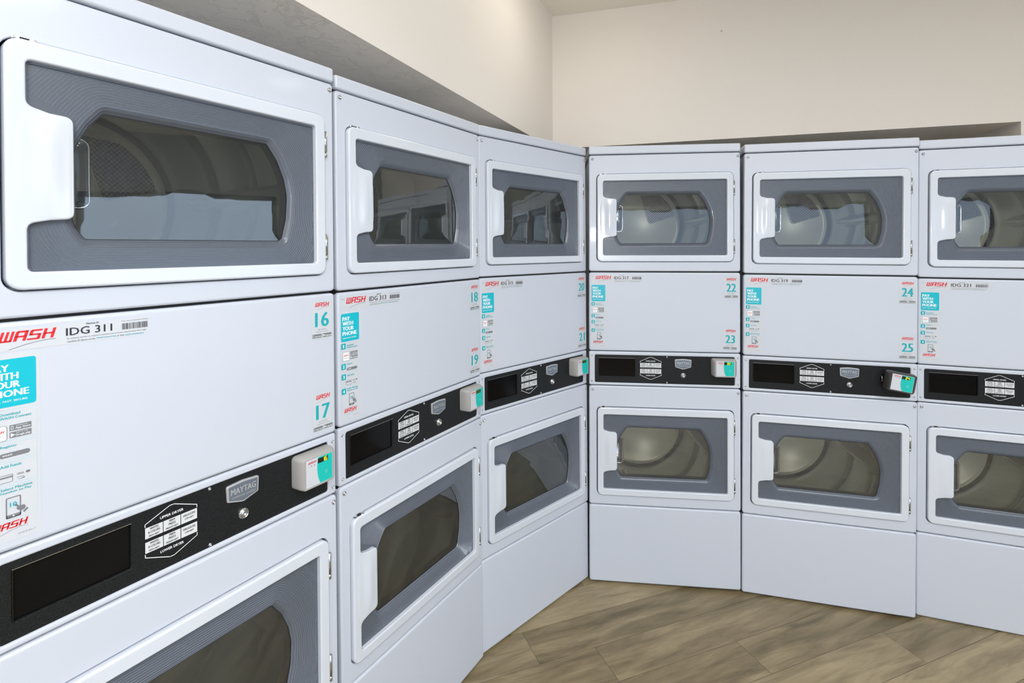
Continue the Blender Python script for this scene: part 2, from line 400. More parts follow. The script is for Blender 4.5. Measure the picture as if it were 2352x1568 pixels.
def handle_mesh():
    mb = MB(); vs = []; fs = []; nx, nz = 22, 20
    x0, x1, z0, z1 = -.020, .0605, .0905, .2635
    for i in range(nx+1):
        for j in range(nz+1):
            s = i/nx; t = j/nz
            edge = min(1, (1-s)/.07) if s > .5 else min(1, s/.5)
            ez = min(1, t/.35, (1-t)/.35); k = math.sin(min(1, edge)*math.pi/2)*math.sin(max(0, ez)*math.pi/2)
            x = x0+(x1-x0)*s; z = z0+(z1-z0)*t
            r = .012
            dx = max(0, s*(x1-x0)-(x1-x0-r)); dz = max(0, abs(z-(z0+z1)/2)-((z1-z0)/2-r))
            if dx > 0 and dz > 0 and math.hypot(dx, dz) > r:
                q = r/math.hypot(dx, dz); x = x1-r+dx*q; z = (z0+z1)/2+math.copysign((z1-z0)/2-r+dz*q, z-(z0+z1)/2)
            vs.append((x, YF+.0008-.0012*min(1, s*6)*math.sin(min(1, edge)*math.pi/2)-.0042*k*(.6+.4*math.cos(s*math.pi*3.2)), z))
    for i in range(nx):
        for j in range(nz):
            a = i*(nz+1)+j; fs.append((a, a+nz+1, a+nz+2, a+1))
    mb.add(vs, fs, M['door'], True); return mb.mesh('handle')
def latch_mesh():
    mb = MB(); c = rrect(.052, .112, .094, .236, .014, 5)
    sweep(mb, [(p[0], .026, p[1]) for p in c], .0030, M['chrome'])
    i = rrect(.056, .116, .090, .232, .011, 5); n = len(i); j = offset(i, -.008)
    mb.add([(p[0], .026, p[1]) for p in i]+[(p[0], .040, p[1]) for p in j], [(k, (k+1) % n, n+(k+1) % n, n+k) for k in range(n)]+[tuple(range(n, 2*n))], M['chrome'], True)
    return mb.mesh('latch')
def hinge_mesh():
    mb = MB()
    for a, b in ((0, .011), (.0118, .066)):
        lathe_z(mb, .0045, a, b)
    mb.box(-.001, .005, .002, .006, .004, .062, M['screwm'])
    return mb.mesh('hinge')
def lathe_z(mb, r, z0, z1, seg=10):
    vs = [(r*math.cos(2*math.pi*k/seg), r*math.sin(2*math.pi*k/seg), z) for z in (z0, z1) for k in range(seg)]
    mb.add(vs, [(k, (k+1) % seg, seg+(k+1) % seg, seg+k) for k in range(seg)]+[tuple(range(seg-1, -1, -1)), tuple(range(seg, 2*seg))], M['screwm'], True)
def screw_mesh(r, dome):
    mb = MB(); prof = [(r, .001), (r, -dome*.3), (r*.82, -dome*.75), (r*.5, -dome), (r*.42, -dome), (r*.38, -dome*.4), (.00001, -dome*.4)]
    lathe(mb, prof, 0, 0, M['screwm'], 14); return mb.mesh('screw')
def lock_mesh():
    mb = MB(); lathe(mb, [(.0125, .001), (.0125, -.004), (.0115, -.006), (.0095, -.009), (.0090, -.009), (.0088, -.007), (.0062, -.007), (.0060, -.010), (.0034, -.010), (.0032, -.006), (.00001, -.006)], 0, 0, M['screwm'], 24)
    return mb.mesh('lock')
def badge_mesh():
    c = round_poly([(.3945, 1.0165, .004), (.4305, 1.0055, .012), (.4665, 1.0165, .004), (.4680, 1.0515, .005), (.4305, 1.0545, .04), (.3930, 1.0515, .005)], 4)
    me = plate(c, [], -.0045, .002, .0015, M['badge_rim'], 2)
    mb = MB(); i = offset(c, -.0038); mb.poly(i, -.0050, M['badge_in'])
    text(mb, 'MAYTAG', .402, 1.0290, .459, 1.0425, -.0056, M['badge_rim'], .03)
    text(mb, 'COMMERCIAL LAUNDRY', .403, 1.0205, .458, 1.0250, -.0056, M['badge_rim'], .01)
    return join_meshes('badge', me, mb)
def join_meshes(name, me, mb):
    m2 = mb.mesh('x'); base = len(me.materials)
    for m in mb.mats: me.materials.append(m)
    b = bmesh.new(); b.from_mesh(me); n0 = len(b.faces); b.from_mesh(m2); fs = list(b.faces)
    for f, p in zip(fs[n0:], m2.polygons): f.material_index = base+p.material_index
    b.to_mesh(me); b.free(); bpy.data.meshes.remove(m2); me.name = name; return me
def drum_mesh(z):
    mb = MB(); cx_ = .348; cz_ = z
    lathe(mb, [(.272, .060), (.288, .068), (.296, .085), (.296, .270), (.292, .276), (.296, .282), (.296, .480), (.292, .486), (.296, .492), (.296, .600), (.292, .650), (.282, .695), (.272, .715), (.270, .735), (.268, .737), (.270, .742)], cx_, cz_, M['steel'])
    # front bulkhead between opening and drum
    r0 = []; n = 64
    return mb.mesh('drum')
def bulkhead_mesh(D):
    me = plate(rrect(.020, D['z0']+.012, DW-.020, D['z1']-.012, .02, 4), [[(.343+.262*math.cos(a), (D['w0']+D['w1'])/2+.195*math.sin(a)) for a in [2*math.pi*k/48 for k in range(48)]]], .046, .050, .001, M['steel'], 1)
    return me
def backplate_mesh(z):
    mb = MB(); lathe(mb, [(.248, .752), (.2475, .738), (.244, .733), (.224, .734), (.217, .743), (.00001, .745)], .348, z, M['plate'])
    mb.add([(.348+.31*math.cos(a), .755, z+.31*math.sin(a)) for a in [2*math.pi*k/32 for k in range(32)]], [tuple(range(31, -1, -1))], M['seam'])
    return mb.mesh('backplate')
GR = round_poly([(.420, 0.006, .018), (.578, .052, .022), (.548, .120, .03), (.480, .190, .03), (.360, .205, .012)], 5)
def grille_mesh(z):
    mb = MB(); c = [(p[0]-.004, p[1]+z) for p in GR]; mb.poly(c, .7385, M['grille'])
    sweep(mb, [(p[0], .737, p[1]) for p in c], .0032, M['plate'], 6)
    return mb.mesh('grille')
def lifter_mesh(z, ang):
    mb = MB(); a = math.radians(ang); ca, sa = math.cos(a), math.sin(a); vs = []
    for y, h, w in ((.10, .006, .030), (.16, .050, .030), (.58, .055, .030), (.64, .030, .028), (.68, .004, .02)):
        for s, k in ((-1, 0), (-.45, .8), (-.2, 1), (.2, 1), (.45, .8), (1, 0)):
            r = .295-h*k; t = s*w; vs.append((.348+r*ca-t*sa, y, z+r*sa+t*ca))
    fs = [(i*6+k, i*6+k+1, (i+1)*6+k+1, (i+1)*6+k) for i in range(4) for k in range(5)]
    mb.add(vs, fs, M['steel'], True); return mb.mesh('lifter')

# ---- printed pieces
E1, E2, E3 = -.0004, -.0008, -.0012
def id_label(code):
    mb = MB(); mb.poly(rrect(.0122, 1.4085, .105, 1.4440, .003, 3), E1, M['vinyl']); mb.poly(rrect(.1050, 1.4085, .2445, 1.4440, .003, 3), E1, M['vinyl'])
    text(mb, 'Property of', .0135, 1.4350, .0275, 1.4376, E2, M['ink'])
    wash(mb, .0305, 1.4235, .1040, 1.4400, E2, M['red'], M['grey_ink'])
    text(mb, 'Machine ID', .1455, 1.4398, .1640, 1.4426, E2, M['ink'], .01)
    text(mb, 'IDG '+code, .1170, 1.4232, .1840, 1.4365, E2, M['ink'], .02)
    text(mb, 'This room is leased by WASH', .1985, 1.4370, .2430, 1.4400, E2, M['grey_ink'])
    x = .2000; rnd = random.Random(int(code))
    while x < .2415:
        w = rnd.choice((.0005, .0008, .0013)); mb.quad(x, 1.4228, x+w, 1.4343, E2, M['ink']); x += w+rnd.choice((.0005, .0008, .0010))
    text(mb, 'To request service or report a machine out of order, please enter the 6 digit', .1172, 1.4165, .2400, 1.4195, E2, M['ink'])
    text(mb, 'machine ID above on the', .1185, 1.4115, .1585, 1.4145, E2, M['ink'])
    text(mb, 'WASH-Connect App', .1600, 1.4115, .1900, 1.4145, E2, M['teal_dark'], .01)
    text(mb, 'or visit', .1915, 1.4115, .2030, 1.4145, E2, M['ink'])
    text(mb, 'wash.com/service', .2045, 1.4115, .2350, 1.4145, E2, M['teal_dark'], .01)
    return mb.mesh('id')
def store_tags(mb, x0, x1, z0, z1, y0, y1, side):
    pass
def tag_box(mb, u0, z0, u1, z1, s, y, small=None):
    mb.poly(rrect(u0, z0, u1, z1, .0008, 2), y, M['grey_ink']); h = z1-z0; w = u1-u0
    if s.startswith('App'): mb.frame(u0+.06*w, z0+.18*h, u0+.06*w+.3*h, z1-.18*h, .0005, y-.0004, M['white_ink'])
    else: mb.add([(u0+.05*w, y-.0004, z0+.15*h), (u0+.05*w+.55*h, y-.0004, z0+.5*h), (u0+.05*w, y-.0004, z1-.15*h)], [(0, 1, 2)], M['white_ink'])
    text(mb, s, u0+.26*w, z0+.14*h, u1-.05*w, z0+.58*h, y-.0004, M['white_ink'], .01)
    if small: text(mb, small, u0+.30*w, z0+.70*h, u1-.18*w, z0+.88*h, y-.0004, M['white_ink'])
def pay_sticker():
    mb = MB(); mb.poly(rrect(.0095, 1.1030, .0815, 1.4050, .003, 3), E1, M['vinyl'])
    mb.poly(rrect(.0125, 1.3195, .0765, 1.3965, .004, 4), E2, M['teal'])
    for s, z, u1 in (('PAY', 1.3770, .0425), ('WITH', 1.3635, .0540), ('YOUR', 1.3500, .0560), ('PHONE', 1.3360, .0670)):
        text(mb, s, .0178, z, u1, z+.0108, E3, M['white_ink'], .05)
    text(mb, 'SIMPLE. FAST. SECURE.', .0180, 1.3275, .0660, 1.3305, E3, M['white_ink'], .01)
    for zt, zb in ((1.3155, 1.2650), (1.2610, 1.2340), (1.2305, 1.1960), (1.1925, 1.1370)):
        mb.frame(.0120, zb, .0770, zt, .0005, E2, M['teal_line'], .003)
    for s, z in (('1', 1.2990), ('2', 1.2430), ('3', 1.2145), ('4', 1.1750)):
        mb.poly(rrect(.0120, z, .0275, z+.0158, .0015, 3), E2-.0001, M['teal_dark']); text(mb, s, .0185 if s == '1' else .0172, z+.0035, .0212 if s == '1' else .0225, z+.0123, E3, M['white_ink'], .03)
    text(mb, 'Download', .0315, 1.3060, .0560, 1.3105, E2, M['teal_dark'], .02); text(mb, 'WASH-Connect', .0315, 1.3000, .0700, 1.3042, E2, M['teal_dark'], .02)
    mb.poly(rrect(.0175, 1.2660, .0400, 1.2905, .004, 4), E2, M['white_ink']); mb.frame(.0175, 1.2660, .0400, 1.2905, .0007, E3, M['grey_ink'], .004)
    wash(mb, .0205, 1.2790, .0370, 1.2830, E3, M['red']); text(mb, 'CONNECT', .0210, 1.2725, .0365, 1.2748, E3, M['grey_ink'])
    tag_box(mb, .0430, 1.2800, .0700, 1.2895, 'App Store', E2, 'Download on the'); tag_box(mb, .0430, 1.2685, .0700, 1.2780, 'Google play', E2, 'GET IT ON')
    text(mb, 'Register', .0315, 1.2535, .0520, 1.2582, E2, M['teal_dark'], .02)
    mb.poly(rrect(.0305, 1.2385, .0680, 1.2460, .0036, 4), E2, M['grey_ink']); text(mb, '****', .0340, 1.2410, .0460, 1.2438, E3, M['white_ink'], .02)
    text(mb, 'Add Funds', .0315, 1.2225, .0570, 1.2270, E2, M['teal_dark'], .02)
    mb.frame(.0270, 1.1985, .0465, 1.2110, .0007, E2, M['grey_ink'], .0015); mb.quad(.0270, 1.2058, .0465, 1.2083, E2-.0001, M['grey_ink'])
    text(mb, 'VISA', .0510, 1.2068, .0600, 1.2100, E2, M['grey_ink'], .01); mb.poly([(.0650+.0030*math.cos(k*.63), 1.2085+.0022*math.sin(k*.63)) for k in range(10)], E2, M['grey_ink'])
    mb.quad(.0510, 1.2025, .0600, 1.2032, E2, M['grey_ink']); mb.poly([(.0515, 1.1990), (.0610, 1.1995), (.0610, 1.2015)], E2, M['grey_ink'])
    text(mb, 'Select Machine', .0315, 1.1858, .0700, 1.1900, E2, M['teal_dark'], .02); text(mb, 'Number to Pay', .0315, 1.1798, .0690, 1.1842, E2, M['teal_dark'], .02)
    mb.frame(.0375, 1.1400, .0560, 1.1735, .0016, E2, M['grey_ink'], .002); mb.quad(.0380, 1.1405, .0555, 1.1455, E2, M['grey_ink']); mb.poly([(.0467+.0013*math.cos(k*.7), 1.1430+.0013*math.sin(k*.7)) for k in range(9)], E3, M['white_ink'])
    mb.frame(.0410, 1.1555, .0520, 1.1670, .0004, E2, M['teal_line']); text(mb, '10', .0425, 1.1580, .0505, 1.1650, E3, M['teal_dark'], .02)
    mb.poly([(.0478, 1.1600), (.0500, 1.1612), (.0535, 1.1560), (.0600, 1.1560), (.0615, 1.1520), (.0600, 1.1485), (.0560, 1.1475), (.0520, 1.1500), (.0500, 1.1535), (.0515, 1.1550)], E3, M['grey_ink'])
    mb.poly([(.0580, 1.1455), (.0635, 1.1500), (.0650, 1.1478), (.0598, 1.1430)], E3, M['grey_ink'])
    wash(mb, .0200, 1.1235, .0650, 1.1340, E2, M['red'], M['grey_ink']); text(mb, '07-0510 Rev 11', .0520, 1.1100, .0740, 1.1122, E2, M['grey_ink'])
    return mb.mesh('pay')
def number_label(s):
    mb = MB(); mb.poly(rrect(-.0325, -.0500, .0325, .0500, .003, 3), E1, M['vinyl']); mb.frame(-.0315, -.0490, .0315, .0490, .0006, E2, M['teal_line'], .003)
    wash(mb, -.0215, .0350, .0225, .0455, E2, M['red'], M['grey_ink'])
    text(mb, s, -.0200, -.0170, .0200, .0200, E2, M['teal_dark'], .035)
    text(mb, 'Start with the', -.0130, -.0250, .0130, -.0225, E2, M['ink']); text(mb, 'WASH-Connect App', -.0190, -.0310, .0190, -.0285, E2, M['ink'])
    tag_box(mb, -.0290, -.0450, -.0015, -.0350, 'App Store', E2); tag_box(mb, .0015, -.0450, .0290, -.0350, 'Google play', E2)
    return mb.mesh('number')
def chart_mesh():
    mb = MB(); y = -.0004; w = M['white_ink']; u0, u1, um = .2365, .3325, .2845; t = .0014
    mb.line([(u0, 1.0345), (u0, 1.0395), (um-.004, 1.0588), (um+.004, 1.0588), (u1, 1.0395), (u1, 1.0345)], t, y, w)
    mb.line([(u0, .9805), (u0, .9755), (um-.004, .9562), (um+.004, .9562), (u1, .9755), (u1, .9805)], t, y, w)
    text(mb, 'UPPER DRYER', .2630, 1.0385, .3060, 1.0435, y, w, .02); text(mb, 'LOWER DRYER', .2630, .9715, .3060, .9765, y, w, .02)
    for z0 in (1.0110, .9830):
        for k, ls in enumerate((('WHITES', '& COLORS', 'HIGH HEAT'), ('PERM', 'PRESS', 'MEDIUM HEAT'), ('DELICATES', 'LOW HEAT'))):
            a = u0+.0325*k; mb.quad(a, z0, a+.0312, z0+.0212, y, M['tile'])
            for i, s in enumerate(ls):
                small = i == len(ls)-1; ww = min(.0275, (.0026 if not small else .0021)*len(s)); zz = z0+.0212-.0065*(i+1)+(.0008 if len(ls) == 3 else -.0018)
                text(mb, s, a+.0156-ww/2, zz, a+.0156+ww/2, zz+(.0042 if not small else .0032), y-.0004, M['ink'], .012)
    return mb.mesh('chart')
def reader_body(m):
    b = rrect(.555, .981, .664, 1.0615, .010, 4); c = rrect(.556, .9815, .661, 1.0610, .010, 4); d = rrect(.5625, .9835, .650, 1.0570, .006, 4); mb = MB(); n = len(b)
    e = rrect(.561, .9825, .652, 1.0585, .007, 4)
    mb.add([(p[0], .006, p[1]) for p in b]+[(p[0], -.016, p[1]) for p in c]+[(p[0], -.031, p[1]) for p in e]+[(p[0], -.0330, p[1]) for p in d],
           [(k*n+i, k*n+(i+1) % n, (k+1)*n+(i+1) % n, (k+1)*n+i) for k in range(3) for i in range(n)], m, True)
    mb.poly(d, -.0330, m); mb.poly(b[::-1], .006, m)
    return mb.mesh('reader')
def reader_face(black=False):
    mb = MB(); y = -.0336; u0, u1, z0, z1 = (.5675, .6450, .9880, 1.0550)
    mb.quad(u0, z0, u1, z1, y, M['vinyl'])
    arc = [(u0+.0345-.0035*math.sin(t/8*math.pi*.9)*1.0+.0075*(t/8)**3, z1-(z1-z0)*t/8) for t in range(9)]
    mb.poly([(p[0], p[1]) for p in arc[::-1]][0:0] + [(u1-.001, z0+.001), (u1-.001, z1-.001)]+[(p[0], min(max(p[1], z0+.001), z1-.001)) for p in arc], y-.0004, M['reader_teal'])
    wash(mb, u0+.006, z1-.0105, u0+.030, z1-.0055, y-.0004, M['red'])
    for a in (.016, .024): mb.poly([(u0+a+.0012*math.cos(k*.8), z1-.0160+.0014*math.sin(k*.8)) for k in range(8)], y-.0004, M['ink'])
    # contactless mark
    for r in (.004, .0065, .009): mb.line([(u0+.052+r*math.cos(t*.25-.6), z0+.024+r*math.sin(t*.25-.6)) for t in range(6)], .0008, y-.0008, M['teal_line'])
    return mb.mesh('reader_face')
SEG = {'0': 'abcdef', '1': 'bc', '2': 'abged', '3': 'abgcd', '4': 'fgbc', '5': 'afgcd', '6': 'afgcde', '8': 'abcdefg'}
def reader_display(s, dim):
    mb = MB(); y = -.0344; u0, z0, u1, z1 = .6010, 1.0390, .6310, 1.0510
    mb.quad(u0, z0, u1, z1, y, M['lcd_dim'] if dim else M['lcd'])
    if s:
        for k, ch in enumerate(s):
            a = u0+.0135+.0080*k; w, h = .0048, .0088; b = z0+.0016
            P = dict(a=((0, h), (w, h)), b=((w, h), (w, h/2)), c=((w, h/2), (w, 0)), d=((0, 0), (w, 0)), e=((0, 0), (0, h/2)), f=((0, h/2), (0, h)), g=((0, h/2), (w, h/2)))
            for q in SEG[ch]: mb.line([(a+P[q][0][0], b+P[q][0][1]), (a+P[q][1][0], b+P[q][1][1])], .0012, y-.0004, M['digit'])
    return mb.mesh('reader_display')

# ---- shared meshes
SH = {}
def strike_mesh():
    mb = MB(); mb.box(-.016, .016, -.0045, .012, -.0012, .0030, M['screwm']); mb.box(-.006, .006, -.0052, .0, -.0014, .0032, M['seam'])
    for u in (-.013, .013): mb.box(u-.002, u+.002, -.0075, 0, -.0008, .0036, M['chrome'])
    return mb.mesh('strike')
def build_shared():
    SH['strike'] = strike_mesh()
    SH['door'] = door_mesh(); SH['bezel'] = bezel_mesh(); SH['glass'] = glass_mesh(); SH['gasket'] = gasket_mesh(); SH['handle'] = handle_mesh(); SH['latch'] = latch_mesh(); SH['hinge'] = hinge_mesh()
    SH['screw_big'] = screw_mesh(.0062, .0045); SH['screw'] = screw_mesh(.0040, .003); SH['lock'] = lock_mesh(); SH['badge'] = badge_mesh()
    SH['pay'] = pay_sticker(); SH['chart'] = chart_mesh(); SH['reader'] = reader_body(M['reader']); SH['reader_b'] = reader_body(M['reader_black']); SH['rface'] = reader_face()
    for k, D in (('u', UPPER), ('l', LOWER)):
        hole = rrect(DL-.0022, D['d0']-.0022, DR+.0022, D['d1']+.0022, .024, 8)
        SH['housing'+k] = plate(rrect(G, D['z0']+.002, DW-G, D['z1']-.002, .010, 4), [hole], 0, .030, .0055, M['enamel'], 4, .0025)
        SH['bulk'+k] = bulkhead_mesh(D); SH['drum'+k] = drum_mesh(D['cz']); SH['back'+k] = backplate_mesh(D['cz']); SH['grille'+k] = grille_mesh(D['cz'])
    SH['lift'] = {}
    for k, D, angs in (('u', UPPER, (2, 122, 242)), ('l', LOWER, (-112, 8, 128))):
        for a in angs: SH['lift'][(k, a)] = lifter_mesh(D['cz'], a)
    SH['base'] = plate(rrect(G, .002, DW-G, LH-.002, .010, 4), [], 0, .030, .007, M['enamel'])
    SH['mid'] = plate(rrect(G, MBZ+.0018, DW-G, HB-.0038, .010, 4), [], -.0, .030, .007, M['enamel'])
    SH['cap'] = plate(rrect(G-.0005, CB+.0015, DW-G+.0005, TP, .006, 4), [], -.004, .795, .006, M['enamel'])
    pl, pr, pb, pt = .0276, .6596, .9370, 1.0670
    SH['ctrl'] = plate(rrect(G, CT+.0015, DW-G, MBZ-.0015, .006, 4), [rrect(pl, pb, pr, pt, .006, 4)], .002, .030, .005, M['enamel'], 4, .004)
    SH['panel'] = plate(rrect(pl-.003, pb-.003, pr+.003, pt+.003, .006, 3), [rrect(.0450, .9660, .2135, 1.0525, .002, 2)], .0065, .016, .0008, M['panel'], 1)
    mb = MB(); mb.quad(.040, .962, .218, 1.056, .0125, M['display']); mb.box(.0450, .2135, .0052, .0075, 1.0520, 1.0532, M['screwm']); mb.box(.0452, .0462, .0052, .0075, .9665, 1.0520, M['panel']); SH['disp'] = mb.mesh('disp')
    mb = MB(); x0, x1, y0, y1 = .010, DW-.010, .030, .790
    for a in ((x0, x0+.004, y0, y1, .01, TP-.042), (x1-.004, x1, y0, y1, .01, TP-.042), (x0, x1, y1-.004, y1, .01, TP-.042), (x0, x1, y0, y1, .94, .945)): mb.box(*a, M['enamel'])
    SH['cab'] = mb.mesh('cab')
    mb = MB(); mb.box(.03, DW-.03, .035, .770, -.004, .012, M['seam'])
    mb.box(.004, DW-.004, .014, .034, LH-.008, LH+.008, M['seam']); SH['plinth'] = mb.mesh('plinth'); mb = MB()  # last box: dark strip put in for shade in the base panel seam
    mb.box(.004, .010, .012, .034, .010, TP-.05, M['seam']); mb.box(DW-.010, DW-.004, .012, .034, .010, TP-.05, M['seam'])
    for z in (CT, MBZ, HB, CB): mb.box(.004, DW-.004, .012, .034, z-.008, z+.008, M['seam'])
    SH['frame'] = mb.mesh('seam_shade')  # near-black strips put shade into the panel seams
build_shared()

ROOTS = {}
def dryer(code, n1, n2, x, y, th, rl, dz, label, disp, loose=False, seed=0, has_reader=True):
    root = bpy.data.objects.new('stacked_dryer', None); COL.objects.link(root)
    root.matrix_world = Matrix.Translation((x, y, dz)) @ Matrix.Rotation(th, 4, 'Z') @ Matrix.Rotation(-rl, 4, 'Y')
    root['label'] = label; root['category'] = 'dryer'; root['group'] = 'stacked dryers along the walls'; root.empty_display_size = .1
    link('cabinet', SH['cab'], root); link('plinth', SH['plinth'], root, 'black recessed base'); link('seam_shade', SH['frame'], root, 'dark strips put in for shade behind the panel seams'); link('top_cap', SH['cap'], root)
    link('base_panel', SH['base'], root)
    mid = link('service_panel', SH['mid'], root)
    link('identification_label', id_label(code), mid, 'machine label reading IDG '+code); link('payment_sticker', SH['pay'], mid, 'teal and white payment instruction sticker')
    rnd = random.Random(seed)
    for s, zc in ((n1, 1.3870), (n2, 1.1510)):
        o = link('number_sticker', number_label(s), mid, 'number sticker reading '+s); o.location = (.6440+rnd.uniform(-.0015, .0015), 0, zc+rnd.uniform(-.002, .002)); o.rotation_euler = (0, math.radians(rnd.uniform(-.8, .8)), 0)
        if s == '23': o.location.x = .6385; o.rotation_euler = (0, math.radians(2.2), 0)
    for k, D in (('u', UPPER), ('l', LOWER)):
        h = link('door_housing', SH['housing'+k], root)
        for u in (.0175, .6735):
            s = link('screw', SH['screw_big'], h); s.location = (u, 0, D['z1']-.0195)
        d = link('door', SH['door'], root); d.location = (WL, 0, D['w0'])
        link('bezel', SH['bezel'], d, 'grey ribbed window bezel'); link('glass', SH['glass'], d); link('gasket', SH['gasket'], d)
        link('handle', SH['handle'], d); link('latch', SH['latch'], d, 'chrome latch behind the glass')
        for b in (.008, .274):
            q = link('hinge', SH['hinge'], d); q.location = (DR-WL+.0010, YF+.004, b)
        if k == 'u' or True:
            q = link('strike_plate', SH['strike'], h); q.location = (.066, 0, D['d1'])
        dr = link('drum', SH['drum'+k], root, 'steel drum')
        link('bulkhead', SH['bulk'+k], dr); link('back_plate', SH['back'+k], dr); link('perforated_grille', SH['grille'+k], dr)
        for (kk, a), me in SH['lift'].items():
            if kk == k: link('lifter', me, dr)
    c = link('control_frame', SH['ctrl'], root)
    for u in (.0140, .6730):
        for z in (1.0640, .9440):
            s = link('screw', SH['screw'], c); s.location = (u, .002, z)
    p = link('control_panel', SH['panel'], root, 'speckled black control panel')
    link('display_window', SH['disp'], p, 'glossy black display window'); q = link('cycle_chart', SH['chart'], p, 'white cycle chart'); q.location.y = .0061
    q = link('badge', SH['badge'], p, 'silver shield badge'); q.location.y = .0060
    q = link('key_lock', SH['lock'], p, 'chrome key lock'); q.location = (.4305, .0065, .9795)
    for z in (1.0615, .9425):
        s = link('screw', SH['screw'], p); s.location = (.3585, .0065, z)
    if has_reader:
        r = link('card_reader', SH['reader_b' if loose else 'reader'], root, 'tilted black card reader hanging loose' if loose else 'grey card reader with teal front')
        link('reader_face', SH['rface'], r); link('reader_display', reader_display(disp, disp is None), r)
        if loose:
            T = Matrix.Translation((.5975, -.066, 1.0145)) @ Matrix.Rotation(math.radians(8.5), 4, 'Y') @ Matrix.Rotation(math.radians(-3), 4, 'Z') @ Matrix.Translation((-.6062, .0336, -1.0215))
            r.matrix_local = T
            mb = MB(); sweep(mb, [(.5500, .004, 1.027), (.5500, -.006, 1.024), (.5500, -.006, 1.006), (.5500, .004, 1.003)], .0016, M['chrome'], 8, False); mb.build('cable_clip', p)
    ROOTS[code] = root
    return root

dryer('311', '16', '17', -0.80277, 0.78998, 0.97364, 0.00533, -0.0009, 'white stacked dryer with number stickers 16 and 17, nearest on the left', '16', seed=1)
dryer('313', '18', '19', -0.42022, 1.38950, 0.99257, 0.00791, -0.0007, 'white stacked dryer with number stickers 18 and 19, second along the left wall', None, seed=2)
dryer('315', '20', '21', -0.05400, 1.96356, 0.75304, 0.00230, 0.00743, 'white stacked dryer with number stickers 20 and 21, turned beside the room corner', None, seed=3)
dryer('317', '22', '23', 0.44231, 2.40343, -0.1120, -0.00469, 0.01028, 'white stacked dryer with number stickers 22 and 23, first right of the corner', '22', seed=4)
dryer('319', '24', '25', 1.12432, 2.33013, -0.24335, -0.01188, -0.00024, 'white stacked dryer with number stickers 24 and 25 and a crooked black card reader', '24', True, seed=5)
dryer('321', '26', '27', 1.81047, 2.19764, -0.32941, -0.01181, -0.01584, 'white stacked dryer labelled IDG 321 at the right edge, partly cut off', None, seed=6)

# ------------------------------------------------------------------ setting
def struct(name, mb, recalc=True):
    o = mb.build(name, None, recalc); o['kind'] = 'structure'; return o
ZS = 2.25
FZ = lambda x, y: -0.01232*x+0.01759*y-0.02722-.0045        # the floor falls slightly to the right
A = hplane(1270, 342, ZS); Lp = hplane(676.5, 0, ZS); Rp = hplane(2345, 279, ZS)
A = Vector((A.x, A.y, 0)); dl = (Vector((Lp.x, Lp.y, 0))-A).normalized(); dr_ = (Vector((Rp.x, Rp.y, 0))-A).normalized()
nl = Vector((dl.y, -dl.x, 0));  nl = nl if nl.x < 0 else -nl      # away from the room (left)
nr = Vector((dr_.y, -dr_.x, 0)); nr = nr if nr.y > 0 else -nr
Rp = Vector((Rp.x, Rp.y, 0)); D_ = .85
def prism(mb, pts, z0, z1, m, mbot=None):
    n = len(pts); lo = [(p.x, p.y, z0 if z0 is not None else FZ(p.x, p.y)-.02) for p in pts]; hi = [(p.x, p.y, z1) for p in pts]
    mb.add(lo+hi, [(i, (i+1) % n, n+(i+1) % n, n+i) for i in range(n)]+[tuple(range(n, 2*n))], m)
    mb.add(lo, [tuple(range(n))], mbot or m)
EL = A+dl*7.2
# intersection of the two back planes
def isect(p, d, q, e):
    den = d.x*e.y-d.y*e.x; t = ((q.x-p.x)*e.y-(q.y-p.y)*e.x)/den; return p+d*t
Ak = isect(A+nl*D_, dl, A+nr*D_, dr_)
mb = MB(); prism(mb, [A, EL, EL+nl*D_, Ak], ZS, ZC, M['wall'], M['soffit']); struct('wall_left', mb)
mb = MB(); prism(mb, [A, Ak, Rp+nr*D_, Rp], ZS, ZC, M['wall'], M['soffit']); struct('wall_right', mb)
mb = MB(); prism(mb, [Ak, EL+nl*D_, EL+nl*(D_+.1), Ak+nl*.1-dl*.1], None, ZS, M['wall']); struct('wall_alcove_left', mb)
mb = MB(); prism(mb, [Ak, Ak+nr*.1-dr_*.1, Rp+nr*(D_+.1), Rp+nr*D_], None, ZS, M['wall']); struct('wall_alcove_right', mb)
XR = 4.35
ER = A+dr_*((XR-A.x)/dr_.x)
mb = MB(); prism(mb, [Rp, Rp+nr*(D_+.1), ER+nr*(D_+.1), ER], None, ZC, M['wall']); struct('wall_side', mb)
YB = -3.65
# window wall to the right of the camera
def window_wall(name, horiz, c, lo, hi, w0, w1, z0, z1, k):
    mb = MB(); t = .12
    def bx(a, b, za, zb, m=M['rear'], dt=0, tt=None):
        tt = tt or t
        if horiz: mb.box(a, b, c-t-.0+dt, c-t+tt+dt, za, zb, m)
        else: mb.box(c+dt, c+tt+dt, a, b, za, zb, m)
    bx(lo, w0, -.12, ZC); bx(w1, hi, -.12, ZC); bx(w0, w1, -.12, z0); bx(w0, w1, z1, ZC); struct(name, mb)
    mb = MB(); f = .05; nmul = 1
    bx(w0, w1, z0, z0+f, M['trim'], .03, .06); bx(w0, w1, z1-f, z1, M['trim'], .03, .06)
    for i in range(nmul+1):
        a = w0+(w1-w0-f)*i/nmul; bx(a, a+f, z0, z1, M['trim'], .03, .06)
    o = struct('window_%d' % k, mb)
    mb = MB(); bx(w0, w1, z0, z1, M['pane'], .055, .006); p = mb.build('pane', o)
window_wall('wall_window', False, XR, YB, ER.y+.3, -.95, 1.25, .35, 2.20, 1)
window_wall('wall_rear', True, YB, EL.x-.4, XR+.1, -1.5, 2.7, .30, 2.35, 2)  # rear window is unseen, added as a front for the fill light
mb = MB(); mb.box(EL.x-1.2, XR+1.6, YB-.15, 5.0, ZC, ZC+.1, M['ceil']); struct('ceiling', mb)

